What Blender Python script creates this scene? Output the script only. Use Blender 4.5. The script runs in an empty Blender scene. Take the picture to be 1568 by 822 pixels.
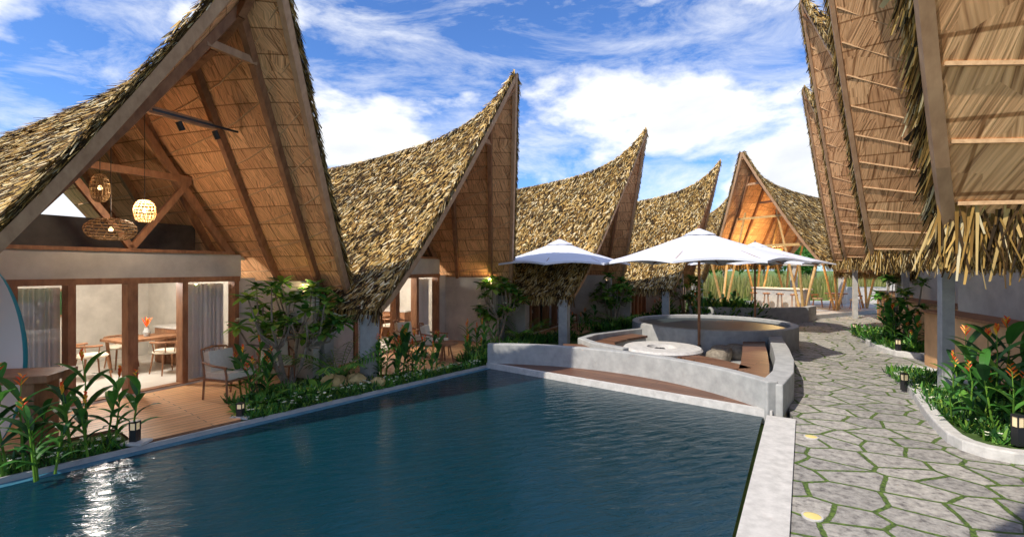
import bpy, math, random
import numpy as np
from mathutils import Vector, Matrix
random.seed(7); rng=np.random.default_rng(7)
sc=bpy.context.scene
# ---------------------------------------------------------------- materials
def newmat(name):
    m=bpy.data.materials.new(name); m.use_nodes=True
    nt=m.node_tree; b=nt.nodes['Principled BSDF']; return m,nt,b
def N(nt,t,**k):
    n=nt.nodes.new(t)
    for a,v in k.items():
        if a in n.inputs.keys(): n.inputs[a].default_value=v
        else: setattr(n,a,v)
    return n
def L(nt,a,b): nt.links.new(a,b)
def ramp(nt,stops):
    r=nt.nodes.new('ShaderNodeValToRGB'); e=r.color_ramp.elements
    while len(e)<len(stops): e.new(0.5)
    for i,(p,c) in enumerate(stops):
        e[i].position=p; e[i].color=(c[0],c[1],c[2],1)
    return r
def mapping(nt,scale=(1,1,1),rot=(0,0,0),coord='Object'):
    tc=nt.nodes.new('ShaderNodeTexCoord'); mp=nt.nodes.new('ShaderNodeMapping')
    mp.inputs['Scale'].default_value=scale; mp.inputs['Rotation'].default_value=rot
    L(nt,tc.outputs[coord],mp.inputs['Vector']); return mp
def bump(nt,b,src,strength=.3,dist=.02):
    bp=nt.nodes.new('ShaderNodeBump'); bp.inputs['Strength'].default_value=strength; bp.inputs['Distance'].default_value=dist
    L(nt,src,bp.inputs['Height']); L(nt,bp.outputs['Normal'],b.inputs['Normal']); return bp
def mixc(nt,fac,a,b,mode='MIX'):
    m=nt.nodes.new('ShaderNodeMix'); m.data_type='RGBA'; m.blend_type=mode
    for src,idx in ((fac,0),(a,6),(b,7)):
        if isinstance(src,(int,float)): m.inputs[idx].default_value=src
        elif isinstance(src,tuple): m.inputs[idx].default_value=(src[0],src[1],src[2],1)
        else: L(nt,src,m.inputs[idx])
    return m.outputs[2]
def noisy(name,c1,c2,scale=4,rough=.8,bs=.2,detail=6,stretch=(1,1,1),rot=(0,0,0),dist=.01,spec=.3):
    m,nt,b=newmat(name); mp=mapping(nt,stretch,rot)
    n=N(nt,'ShaderNodeTexNoise',Scale=scale,Detail=detail,Roughness=.65); L(nt,mp.outputs[0],n.inputs['Vector'])
    r=ramp(nt,[(.3,c1),(.7,c2)]); L(nt,n.outputs['Fac'],r.inputs[0]); L(nt,r.outputs[0],b.inputs['Base Color'])
    b.inputs['Roughness'].default_value=rough; b.inputs['Specular IOR Level'].default_value=spec
    if bs: bump(nt,b,n.outputs['Fac'],bs,dist)
    return m
def plain(name,c,rough=.5,metal=0,emit=None,es=0):
    m,nt,b=newmat(name); b.inputs['Base Color'].default_value=(*c,1); b.inputs['Roughness'].default_value=rough; b.inputs['Metallic'].default_value=metal
    if emit: b.inputs['Emission Color'].default_value=(*emit,1); b.inputs['Emission Strength'].default_value=es
    return m
def island(name,stops,rough=.8,scale=.8,amt=.5,transl=0,spec=.3):
    m,nt,b=newmat(name); g=nt.nodes.new('ShaderNodeNewGeometry'); r=ramp(nt,stops); L(nt,g.outputs['Random Per Island'],r.inputs[0])
    mp=mapping(nt); n=N(nt,'ShaderNodeTexNoise',Scale=scale,Detail=3); L(nt,mp.outputs[0],n.inputs['Vector'])
    r2=ramp(nt,[(.35,(1-amt,)*3),(.65,(1.15,)*3)]); L(nt,n.outputs['Fac'],r2.inputs[0])
    c=mixc(nt,1.0,r.outputs[0],r2.outputs[0],'MULTIPLY'); L(nt,c,b.inputs['Base Color']); b.inputs['Roughness'].default_value=rough
    b.inputs['Specular IOR Level'].default_value=spec
    if transl:
        t=nt.nodes.new('ShaderNodeBsdfTranslucent'); L(nt,c,t.inputs['Color']); mx=nt.nodes.new('ShaderNodeMixShader'); mx.inputs[0].default_value=transl
        L(nt,b.outputs[0],mx.inputs[1]); L(nt,t.outputs[0],mx.inputs[2]); L(nt,mx.outputs[0],nt.nodes['Material Output'].inputs['Surface'])
    return m
M={}
M['thatch']=island('thatch_straw',[(0,(.02,.012,.005)),(.32,(.10,.052,.016)),(.47,(.35,.19,.045)),(.67,(.56,.35,.10)),(.84,(.72,.52,.23)),(.94,(.82,.69,.44)),(1,(.22,.17,.045))],.85,1.3,.42,0)
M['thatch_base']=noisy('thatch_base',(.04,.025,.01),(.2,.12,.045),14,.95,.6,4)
def matting():
    m,nt,b=newmat('woven_palm_matting'); 
    mp=mapping(nt,(1,1,1)); sp=nt.nodes.new('ShaderNodeSeparateXYZ'); L(nt,mp.outputs[0],sp.inputs[0])
    cb=nt.nodes.new('ShaderNodeCombineXYZ'); L(nt,sp.outputs['Y'],cb.inputs[0]); L(nt,sp.outputs['Z'],cb.inputs[1])
    br=N(nt,'ShaderNodeTexBrick',Scale=1.0); br.inputs['Brick Width'].default_value=.42; br.inputs['Row Height'].default_value=.30; br.inputs['Mortar Size'].default_value=.012; br.inputs['Mortar Smooth'].default_value=.6
    br.inputs['Color1'].default_value=(.64,.35,.18,1); br.inputs['Color2'].default_value=(.82,.50,.27,1); br.inputs['Mortar'].default_value=(.36,.18,.08,1)
    L(nt,cb.outputs[0],br.inputs['Vector'])
    vo=N(nt,'ShaderNodeTexVoronoi',Scale=5.0); L(nt,cb.outputs[0],vo.inputs['Vector'])
    vr=nt.nodes.new('ShaderNodeSeparateColor'); L(nt,vo.outputs['Color'],vr.inputs[0])
    ang=nt.nodes.new('ShaderNodeMath'); ang.operation='MULTIPLY_ADD'; L(nt,vr.outputs[0],ang.inputs[0]); ang.inputs[1].default_value=.9; ang.inputs[2].default_value=-.45
    ro=nt.nodes.new('ShaderNodeVectorRotate'); ro.rotation_type='Z_AXIS'; L(nt,cb.outputs[0],ro.inputs['Vector']); L(nt,ang.outputs[0],ro.inputs['Angle'])
    m2=nt.nodes.new('ShaderNodeMapping'); m2.inputs['Scale'].default_value=(55,2.2,1); L(nt,ro.outputs[0],m2.inputs['Vector'])
    n1=N(nt,'ShaderNodeTexNoise',Scale=1.0,Detail=3); L(nt,m2.outputs[0],n1.inputs['Vector'])
    r=ramp(nt,[(.30,(.36,.28,.22)),(.45,(.90,.83,.76)),(.68,(1.3,1.3,1.25))]); L(nt,n1.outputs['Fac'],r.inputs[0])
    c=mixc(nt,1.0,br.outputs['Color'],r.outputs[0],'MULTIPLY'); L(nt,c,b.inputs['Base Color']); b.inputs['Roughness'].default_value=.75
    b.inputs['Specular IOR Level'].default_value=.25
    bump(nt,b,n1.outputs['Fac'],.5,.02); return m
M['mat']=matting()
M['wood']=noisy('timber_brown',(.20,.09,.045),(.40,.20,.10),5,.5,.15,5,(2,2,.6))
M['woodl']=noisy('timber_rafter',(.36,.20,.11),(.54,.33,.19),5,.6,.15,5,(2,3,.8))
M['twine']=noisy('palm_twine',(.50,.30,.16),(.74,.48,.27),30,.8,.3,3)
M['plaster']=noisy('grey_plaster',(.45,.42,.37),(.63,.59,.52),2.2,.85,.12,8)
M['conc']=noisy('cast_concrete',(.30,.30,.29),(.45,.445,.425),5,.8,.2,9)
M['coping']=noisy('coping_stone',(.45,.43,.40),(.66,.63,.59),9,.75,.25,9)
M['tile']=noisy('interior_floor_tile',(.6,.56,.5),(.72,.68,.62),3,.35,0)
M['curtain']=plain('white_curtain',(.78,.76,.73),.9)
M['cushion']=noisy('cream_cushion',(.66,.58,.45),(.76,.69,.56),20,.95,.2)
M['dark']=plain('black_metal',(.02,.02,.022),.4)
M['loft']=noisy('loft_panel',(.05,.04,.035),(.10,.085,.075),3,.5,0)
M['rattan']=plain('rattan',(.42,.26,.11),.6)
M['bamboo']=noisy('bamboo',(.42,.25,.09),(.62,.42,.18),6,.5,.1)
M['white']=plain('white_canvas',(.68,.70,.78),.85)
M['board']=plain('white_board',(.78,.78,.78),.3)
M['bulb']=plain('warm_bulb',(1,.8,.5),.4,0,(1,.7,.35),4)
M['soft']=plain('lantern_glow',(.8,.65,.4),.5,0,(1,.75,.4),.25)
M['inlight']=plain('ground_light_lens',(.70,.55,.2),.4,0,(1,.8,.2),.12)
M['leaf']=island('leaf_green',[(0,(.025,.09,.014)),(.5,(.065,.23,.035)),(.85,(.13,.35,.055)),(1,(.24,.44,.07))],.5,2,.3,.3,.35)
M['leafd']=island('leaf_dark',[(0,(.018,.06,.018)),(.6,(.04,.14,.04)),(1,(.09,.24,.065))],.5,2,.35,.25,.35)
M['leafl']=island('leaf_light',[(0,(.09,.22,.025)),(.6,(.20,.39,.045)),(1,(.42,.50,.09))],.55,2,.3,.3,.3)
M['flower']=island('orange_flower',[(0,(.75,.06,.02)),(.5,(.88,.20,.03)),(1,(.88,.50,.05))],.5,2,.1,.15)
M['wflower']=plain('white_flower',(.8,.8,.6),.6)
M['bark']=noisy('bark_grey',(.16,.13,.10),(.34,.29,.22),12,.9,.4)
M['soil']=noisy('garden_soil_grass',(.03,.065,.015),(.10,.16,.035),6,.95,.6,10)
M['grass']=noisy('lawn',(.07,.13,.02),(.19,.26,.06),3,.95,.5,10)
M['rock']=noisy('yellow_rock',(.42,.28,.10),(.70,.53,.25),4,.8,.5,8,dist=.05)
M['teal']=plain('teal_rail',(.01,.25,.32),.4)
M['ponddark']=plain('dark_pond_water',(.03,.045,.05),.45)
def deckmat(name,c1,c2,rot,w=.13):
    m,nt,b=newmat(name); mp=mapping(nt,(1,1,1),(0,0,rot))
    br=N(nt,'ShaderNodeTexBrick',Scale=1.0); br.inputs['Brick Width'].default_value=2.6; br.inputs['Row Height'].default_value=w; br.inputs['Mortar Size'].default_value=.005
    br.inputs['Color1'].default_value=(*c1,1); br.inputs['Color2'].default_value=(*c2,1); br.inputs['Mortar'].default_value=(.03,.015,.008,1)
    L(nt,mp.outputs[0],br.inputs['Vector'])
    m2=nt.nodes.new('ShaderNodeMapping'); m2.inputs['Scale'].default_value=(1.5,22,1.5); L(nt,mp.outputs[0],m2.inputs['Vector'])
    n=N(nt,'ShaderNodeTexNoise',Scale=1.5,Detail=6); L(nt,m2.outputs[0],n.inputs['Vector'])
    r=ramp(nt,[(.3,(.65,.6,.55)),(.7,(1.15,1.1,1.05))]); L(nt,n.outputs['Fac'],r.inputs[0])
    L(nt,mixc(nt,1.0,br.outputs['Color'],r.outputs[0],'MULTIPLY'),b.inputs['Base Color']); b.inputs['Roughness'].default_value=.45
    bump(nt,b,br.outputs['Fac'],-.3,.01); return m
M['deck']=deckmat('deck_planks',(.74,.40,.18),(.86,.52,.26),math.radians(-51))
M['bench']=deckmat('bench_planks',(.15,.07,.04),(.24,.12,.07),math.radians(41),.11)
M['cladding']=deckmat('counter_cladding',(.68,.40,.20),(.80,.50,.27),0,.1)
def flag():
    m,nt,b=newmat('flagstone_paving'); mp=mapping(nt,(1,1,1),(0,0,.5))
    nz=N(nt,'ShaderNodeTexNoise',Scale=1.7,Detail=1); L(nt,mp.outputs[0],nz.inputs['Vector'])
    va=nt.nodes.new('ShaderNodeVectorMath'); va.operation='MULTIPLY_ADD'; L(nt,nz.outputs['Color'],va.inputs[0]); va.inputs[1].default_value=(.10,.10,0); L(nt,mp.outputs[0],va.inputs[2])
    m3=nt.nodes.new('ShaderNodeMapping'); m3.inputs['Scale'].default_value=(1.0,1.25,0); L(nt,va.outputs[0],m3.inputs['Vector'])
    ve=N(nt,'ShaderNodeTexVoronoi',feature='DISTANCE_TO_EDGE',Scale=2.0); ve.voronoi_dimensions='2D'; ve.inputs['Randomness'].default_value=.8; L(nt,m3.outputs[0],ve.inputs['Vector'])
    vc=N(nt,'ShaderNodeTexVoronoi',feature='F1',Scale=2.0); vc.voronoi_dimensions='2D'; vc.inputs['Randomness'].default_value=.8; L(nt,m3.outputs[0],vc.inputs['Vector'])
    nf=N(nt,'ShaderNodeTexNoise',Scale=26,Detail=5); L(nt,mp.outputs[0],nf.inputs['Vector'])
    ad=nt.nodes.new('ShaderNodeMath'); ad.operation='MULTIPLY_ADD'; L(nt,nf.outputs['Fac'],ad.inputs[0]); ad.inputs[1].default_value=-.05; L(nt,ve.outputs['Distance'],ad.inputs[2])
    mask=nt.nodes.new('ShaderNodeMapRange'); mask.inputs['From Min'].default_value=.012; mask.inputs['From Max'].default_value=.026; L(nt,ad.outputs[0],mask.inputs['Value'])
    n2=N(nt,'ShaderNodeTexNoise',Scale=11,Detail=10,Roughness=.72); L(nt,mp.outputs[0],n2.inputs['Vector'])
    r=ramp(nt,[(.36,(.13,.12,.115)),(.46,(.31,.295,.275)),(.56,(.42,.40,.37)),(.7,(.58,.555,.51))]); L(nt,n2.outputs['Fac'],r.inputs[0])
    sc_=nt.nodes.new('ShaderNodeSeparateColor'); L(nt,vc.outputs['Color'],sc_.inputs[0])
    r3=ramp(nt,[(0,(.72,.71,.70)),(1,(1.08,1.05,1.0))]); L(nt,sc_.outputs[0],r3.inputs[0])
    st=mixc(nt,1.0,r.outputs[0],r3.outputs[0],'MULTIPLY')
    gr=ramp(nt,[(.35,(.03,.06,.010)),(.65,(.12,.19,.03))]); L(nt,nf.outputs['Fac'],gr.inputs[0])
    L(nt,mixc(nt,mask.outputs[0],gr.outputs[0],st),b.inputs['Base Color']); b.inputs['Roughness'].default_value=.75
    hh=nt.nodes.new('ShaderNodeMath'); hh.operation='MULTIPLY_ADD'; L(nt,n2.outputs['Fac'],hh.inputs[0]); hh.inputs[1].default_value=.35; L(nt,mask.outputs[0],hh.inputs[2])
    bump(nt,b,hh.outputs[0],.6,.03); return m
M['flag']=flag()
def water():
    m,nt,b=newmat('pool_water'); mp=mapping(nt,(1,1,1),(0,0,math.radians(-20)))
    b.inputs['Base Color'].default_value=(.002,.028,.042,1); b.inputs['Roughness'].default_value=.04; b.inputs['IOR'].default_value=1.33; b.inputs['Specular IOR Level'].default_value=.36
    m2=nt.nodes.new('ShaderNodeMapping'); m2.inputs['Scale'].default_value=(2.0,5.5,1); L(nt,mp.outputs[0],m2.inputs['Vector'])
    n=N(nt,'ShaderNodeTexNoise',Scale=1.6,Detail=5,Roughness=.6,Distortion=.8); L(nt,m2.outputs[0],n.inputs['Vector'])
    bump(nt,b,n.outputs['Fac'],.30,.05); return m
M['water']=water()
M['pooltile']=noisy('pool_edge_tile',(.03,.13,.20),(.06,.20,.28),12,.15,.05)
def glassm():
    m,nt,b=newmat('window_glass'); t=nt.nodes.new('ShaderNodeBsdfTransparent'); g=nt.nodes.new('ShaderNodeBsdfGlossy'); g.inputs['Roughness'].default_value=.02
    mx=nt.nodes.new('ShaderNodeMixShader'); mx.inputs[0].default_value=.07
    L(nt,t.outputs[0],mx.inputs[1]); L(nt,g.outputs[0],mx.inputs[2]); L(nt,mx.outputs[0],nt.nodes['Material Output'].inputs['Surface']); return m
M['glass']=glassm()
# ---------------------------------------------------------------- mesh helpers
class MB:
    def __init__(s): s.v=[];s.f=[];s.m=[];s.mats=[]
    def mi(s,k):
        if k not in s.mats: s.mats.append(k)
        return s.mats.index(k)
    def add(s,vs,fs,k):
        o=len(s.v); s.v.extend([tuple(p) for p in vs]); i=s.mi(k)
        for f in fs: s.f.append(tuple(o+j for j in f)); s.m.append(i)
    def box(s,c,sz,k,rz=0,rx=0):
        c=Vector(c); R=Matrix.Rotation(rz,3,'Z')@Matrix.Rotation(rx,3,'X')
        vs=[c+R@Vector((x*sz[0]/2,y*sz[1]/2,z*sz[2]/2)) for x in(-1,1) for y in(-1,1) for z in(-1,1)]
        s.add(vs,[(0,1,3,2),(4,6,7,5),(0,4,5,1),(2,3,7,6),(0,2,6,4),(1,5,7,3)],k)
    def beam(s,p0,p1,w,h,k,up=(0,0,1)):
        p0=Vector(p0);p1=Vector(p1);d=(p1-p0).normalized();u=Vector(up)
        if abs(d.dot(u))>.98:u=Vector((0,1,0))
        sd=d.cross(u).normalized();u=sd.cross(d).normalized()
        vs=[p+sd*a*w/2+u*b*h/2 for p in(p0,p1) for a,b in((-1,-1),(1,-1),(1,1),(-1,1))]
        s.add(vs,[(3,2,1,0),(4,5,6,7),(0,1,5,4),(1,2,6,5),(2,3,7,6),(3,0,4,7)],k)
    def tube(s,pts,rad,k,n=8,cap=True):
        pts=[Vector(p) for p in pts]
        if not hasattr(rad,'__len__'): rad=[rad]*len(pts)
        vs=[]
        for i,p in enumerate(pts):
            d=(pts[min(i+1,len(pts)-1)]-pts[max(i-1,0)]).normalized(); u=Vector((0,0,1)) if abs(d.z)<.9 else Vector((1,0,0))
            a=d.cross(u).normalized(); b=d.cross(a)
            for j in range(n):
                t=2*math.pi*j/n; vs.append(p+(a*math.cos(t)+b*math.sin(t))*rad[i])
        fs=[(i*n+j,i*n+(j+1)%n,(i+1)*n+(j+1)%n,(i+1)*n+j) for i in range(len(pts)-1) for j in range(n)]
        if cap: fs+= [tuple(range(n-1,-1,-1)), tuple((len(pts)-1)*n+j for j in range(n))]
        s.add(vs,fs,k)
    def lathe(s,c,prof,k,n=24):
        c=Vector(c); vs=[c+Vector((r*math.cos(2*math.pi*j/n),r*math.sin(2*math.pi*j/n),z)) for r,z in prof for j in range(n)]
        fs=[(i*n+j,i*n+(j+1)%n,(i+1)*n+(j+1)%n,(i+1)*n+j) for i in range(len(prof)-1) for j in range(n)]
        s.add(vs,fs,k)
    def slab(s,poly,z0,z1,k,kside=None):
        n=len(poly); vs=[(x,y,z0) for x,y in poly]+[(x,y,z1) for x,y in poly]
        ar=sum(poly[i][0]*poly[(i+1)%n][1]-poly[(i+1)%n][0]*poly[i][1] for i in range(n))
        top=tuple(range(n,2*n)); 
        s.add(vs,[top if ar>0 else top[::-1]],k)
        s.add(vs,[(i,(i+1)%n,n+(i+1)%n,n+i) for i in range(n)],kside or k)
    def wall(s,pts,w,z0,z1,k,closed=False):
        n=len(pts); P=[Vector((p[0],p[1])) for p in pts]; Lf=[];Rt=[]
        for i in range(n):
            a=P[i-1] if (i>0 or closed) else P[i]; b=P[(i+1)%n] if (i<n-1 or closed) else P[i]
            d=(b-a).normalized(); nn=Vector((-d.y,d.x)); Lf.append(P[i]+nn*w/2); Rt.append(P[i]-nn*w/2)
        vs=[(*q,z) for z in(z0,z1) for S in(Lf,Rt) for q in S]
        fs=[]; m=n if closed else n-1
        for i in range(m):
            j=(i+1)%n
            fs+=[(2*n+i,3*n+i,3*n+j,2*n+j),(i,2*n+i,2*n+j,j),(n+i,n+j,3*n+j,3*n+i)]
        if not closed: fs+=[(0,n,3*n,2*n),(n-1,3*n-1,4*n-1,2*n-1)]
        s.add(vs,fs,k)
    def leaf(s,base,d,length,width,droop,k,seg=5,fold=.25):
        p=Vector(base); d=Vector(d).normalized(); vs=[]; 
        side=d.cross(Vector((0,0,1)))
        if side.length<.05: side=Vector((random.uniform(-1,1),random.uniform(-1,1),0))
        side.normalize()
        for i in range(seg+1):
            t=i/seg; w=width*.5*math.sin(math.pi*min(1,(t*.9+.06)))**.8*(1 if i<seg else .05)
            up=side.cross(d).normalized()
            vs+= [p-side*w+up*w*fold, p.copy(), p+side*w+up*w*fold]
            d=(d+Vector((0,0,-droop/seg))).normalized(); p=p+d*length/seg
        fs=[]
        for i in range(seg):
            o=i*3; fs+=[(o,o+1,o+4,o+3),(o+1,o+2,o+5,o+4)]
        s.add(vs,fs,k)
    def obj(s,name,parent=None,smooth=False,loc=None,bev=0):
        me=bpy.data.meshes.new(name); me.from_pydata(s.v,[],s.f)
        for k in s.mats: me.materials.append(M[k])
        me.polygons.foreach_set('material_index',s.m)
        if smooth: me.polygons.foreach_set('use_smooth',[True]*len(s.f))
        me.update(); o=bpy.data.objects.new(name,me); sc.collection.objects.link(o)
        if parent: o.parent=parent
        if loc: o.location=loc
        if bev:
            b=o.modifiers.new('bevel','BEVEL'); b.width=bev; b.segments=2; b.limit_method='ANGLE'
        return o
def empty(name,loc=(0,0,0),rz=0):
    e=bpy.data.objects.new(name,None); e.empty_display_size=.2; sc.collection.objects.link(e); e.location=loc; e.rotation_euler=(0,0,rz); return e
def inst(me,name,parent,loc=(0,0,0),rz=0,scale=(1,1,1)):
    o=bpy.data.objects.new(name,me); sc.collection.objects.link(o); o.parent=parent; o.location=loc; o.rotation_euler=(0,0,rz); o.scale=scale; return o
def quadmesh(name,V,mats,mi=None):
    n=V.shape[0]; me=bpy.data.meshes.new(name); me.vertices.add(n*4); me.vertices.foreach_set('co',V.reshape(-1).astype(np.float32))
    me.loops.add(n*4); me.loops.foreach_set('vertex_index',np.arange(n*4,dtype=np.int32)); me.polygons.add(n)
    me.polygons.foreach_set('loop_start',np.arange(0,n*4,4,dtype=np.int32)); me.polygons.foreach_set('loop_total',np.full(n,4,dtype=np.int32))
    for k in mats: me.materials.append(M[k])
    if mi is not None: me.polygons.foreach_set('material_index',mi.astype(np.int32))
    me.update(calc_edges=True); me.validate(); return me
def blades(P,D,W,ln,w,tip=.35):
    D=D/np.linalg.norm(D,axis=1,keepdims=True); W=W/np.linalg.norm(W,axis=1,keepdims=True)
    ln=ln[:,None]; w=w[:,None]
    return np.stack([P-W*w/2,P+W*w/2,P+D*ln+W*w*tip/2,P+D*ln-W*w*tip/2],axis=1)
def ST(s,t): return (.63*s+.777*t,.777*s-.63*t)
# ---------------------------------------------------------------- roof
HW,OV,BACK,EZ=2.9,1.55,6.5,1.37
def rp(side,b,q,off=0):
    b=np.asarray(b,float); q=np.asarray(q,float)
    fr=OV*(1-b); Ln=q*(fr+BACK); y=fr-Ln
    rz=4.70+1.0*np.exp(-Ln/.8)+1.0*np.exp(-Ln/4)
    z=EZ+(rz-EZ)*np.clip(1-b,0,None)**1.15
    x=side*HW*b
    return np.stack(np.broadcast_arrays(x+side*.83*off,y,z+.56*off),axis=-1)
def build_roof(right=False):
    Q=[];
    for side in(-1,1):
        n=22000; rows=34
        b=np.clip((rng.integers(0,rows,n)+rng.uniform(0,.75,n))/rows,0,.985); q=rng.uniform(0,1,n)
        P=rp(side,b,q,.10+rng.uniform(0,.05,n)); D=rp(side,b+.012,q,.12)-rp(side,b,q,.12); D/=np.linalg.norm(D,axis=1,keepdims=True)
        nr=np.array([side*.83,0,.56]); D=D+nr*rng.uniform(-.02,.42,(n,1))+np.array([0,1,0])*rng.normal(0,.34,(n,1))
        W=np.cross(D,nr)+nr*rng.normal(0,.35,(n,1))
        Q.append(blades(P,D,W,rng.uniform(.08,.21,n),rng.uniform(.022,.055,n),.45))
        n=5200 if right else 2600; q=rng.uniform(0,1,n); P=rp(side,np.full(n,.985)+rng.uniform(-.02,.01,n),q,rng.uniform(0,.13,n))
        D=np.stack([side*rng.uniform(-.1,.55,n),rng.normal(0,.22,n),-np.ones(n)],1); W=np.stack([rng.normal(0,.5,n),np.ones(n),rng.normal(0,.2,n)],1)
        Q.append(blades(P,D,W,rng.uniform(.12,.38,n),rng.uniform(.008,.02,n) if right else rng.uniform(.015,.04,n),.5))
        n=3000 if right else 1500; b=rng.uniform(0,1,n); P=rp(side,b,np.zeros(n),rng.uniform(.05,.16,n)); D=rp(side,b+.02,np.zeros(n),0)-rp(side,b,np.zeros(n),0); D/=np.linalg.norm(D,axis=1,keepdims=True)
        D=D+np.array([side*.2,0,.15])*rng.uniform(-.3,1,(n,1))+np.array([0,1,0])*rng.uniform(0,.45,(n,1))
        W=np.stack([rng.normal(0,.6,n),np.ones(n),rng.normal(0,.5,n)],1)
        Q.append(blades(P,D,W,rng.uniform(.08,.2,n),rng.uniform(.008,.018,n) if right else rng.uniform(.012,.03,n)))
        n=900; q=rng.uniform(0,1,n); P=rp(side,np.zeros(n),q,.12)+np.stack([np.zeros(n),np.zeros(n),rng.uniform(0,.05,n)],1)
        D=np.stack([side*rng.uniform(.3,1,n),rng.normal(0,.4,n),-rng.uniform(.2,1,n)],1); W=np.stack([np.zeros(n)+.01,np.ones(n),rng.normal(0,.3,n)],1)
        Q.append(blades(P,D,W,rng.uniform(.12,.28,n),rng.uniform(.02,.05,n)))
    th=quadmesh('thatch',np.concatenate(Q),['thatch'])
    mb=MB(); nb,nq=16,18
    for side in(-1,1):
        B=np.linspace(0,1,nb+1); Qs=np.linspace(0,1,nq+1)**1.4
        def grid(off):
            return [tuple(rp(side,b,q,off)) for b in B for q in Qs]
        w=nq+1
        fs=[(i*w+j,i*w+j+1,(i+1)*w+j+1,(i+1)*w+j) for i in range(nb) for j in range(nq)]
        if side<0: fs=[f[::-1] for f in fs]
        mb.add(grid(.10),fs,'thatch_base'); mb.add(grid(0),[f[::-1] for f in fs],'mat')
        for q in(0,1):
            a=[tuple(rp(side,b,q,.10)) for b in B]+[tuple(rp(side,b,q,0)) for b in B]
            mb.add(a,[(i,i+1,nb+2+i,nb+1+i) for i in range(nb)],'thatch_base')
        a=[tuple(rp(side,1,q,.10)) for q in Qs]+[tuple(rp(side,1,q,0)) for q in Qs]
        mb.add(a,[(i,i+1,nq+2+i,nq+1+i) for i in range(nq)],'thatch_base')
        def rafter(Loff,width,o0,o1,k,b1=.985,proud=0):
            vs=[]
            for b in np.linspace(.0,b1,15):
                tot=OV*(1-b)+BACK
                for dl,o in((0,o0),(width,o0),(width,o1),(0,o1)):
                    p=rp(side,b,max(0,(Loff+dl))/tot,o); p=np.array(p); p[1]+= proud if dl==0 else 0; vs.append(tuple(p))
            fs=[(4*i+j,4*i+(j+1)%4,4*i+4+(j+1)%4,4*i+4+j) for i in range(14) for j in range(4)]+[(0,1,2,3),(56,59,58,57)]
            mb.add(vs,fs,k)
        if right:
            rafter(0,.035,.03,-.025,'woodl',1,.02)
            for Lo in(1.15,2.9,4.9): rafter(Lo,.10,-.004,-.10,'woodl')
            for b in np.linspace(.06,.97,15):
                p=[tuple(rp(side,b,q,-.006)) for q in np.linspace(.008,.97,12)]
                for i in range(11): mb.beam(p[i],p[i+1],.014,.018,'twine')
        else:
            rafter(0,.06,.05,-.07,'woodl',1,.03)
            for Lo in(.62,1.75,3.4,4.9,6.2): rafter(Lo,.10,-.004,-.11,'wood')
            for b in np.linspace(.1,.99,9):
                p=[tuple(rp(side,b,q,-.010)) for q in np.linspace(.012,.97,12)]
                for i in range(11): mb.beam(p[i],p[i+1],.018,.018,'twine')
    p=[(0,float(rp(1,0,q)[1]),float(rp(1,0,q)[2])-.16) for q in np.linspace(.01,1,14)]
    for i in range(13): mb.beam(p[i],p[i+1],.1,.16,'wood')
    for Lo,b in(((1.2,.16),) if right else ((.66,.13),(1.8,.2))):
        a=[rp(s,b,Lo/(OV*(1-b)+BACK),-.03) for s in(-1,1)]; mb.beam(tuple(a[0]),tuple(a[1]),.07,.11,'woodl')
    me=mb.obj('roof_frame_tmp'); d=me.data; bpy.data.objects.remove(me); return th,d
TH,RF=build_roof(); THR,RFR=build_roof(True)
# ---------------------------------------------------------------- left villa body (local, a=-x)
def chair_geo(mb,c,rz,lounge=True):
    R=Matrix.Rotation(rz,3,'Z'); c=Vector(c)
    T=lambda x,y,z:tuple(c+R@Vector((x,y,z)))
    if lounge:
        for sx in(-1,1):
            mb.tube([T(sx*.30,.28,0),T(sx*.29,.25,.42),T(sx*.29,.22,.56)],.018,'wood',6)
            mb.tube([T(sx*.26,-.30,0),T(sx*.27,-.25,.4),T(sx*.24,-.36,.82)],.018,'wood',6)
            mb.tube([T(sx*.29,.26,.56),T(sx*.31,.0,.58),T(sx*.27,-.3,.62)],.02,'wood',6)
        mb.tube([T(-.24,-.36,.82),T(0,-.40,.84),T(.24,-.36,.82)],.02,'wood',6)
        for i in range(5): mb.tube([T(-.18+.09*i,-.26,.36),T(-.18+.09*i,-.37,.82)],.008,'wood',5)
        mb.box(T(0,0,.34),(.56,.54,.04),'wood',rz); mb.box(T(0,.01,.41),(.52,.52,.10),'cushion',rz); mb.box(T(0,-.24,.62),(.46,.12,.34),'cushion',rz,.2)
    else:
        for sx in(-1,1):
            for sy in(-1,1): mb.tube([T(sx*.22,sy*.22,0),T(sx*.17,sy*.17,.42)],[.012,.018],'wood',6)
        mb.lathe(T(0,0,.42),[(.0,.0),(.24,0),(.26,.03),(.22,.07),(0,.08)],'cushion',16)
        arc=[T(.29*math.cos(t),.29*math.sin(t),.66) for t in np.linspace(math.pi*.95,math.pi*2.05,9)]
        mb.tube(arc,.025,'wood',6)
        for t in(1.0,1.3,1.5,1.7,2.0): mb.tube([T(.24*math.cos(math.pi*t),.24*math.sin(math.pi*t),.44),T(.29*math.cos(math.pi*t),.29*math.sin(math.pi*t),.66)],.012,'wood',5)
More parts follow.
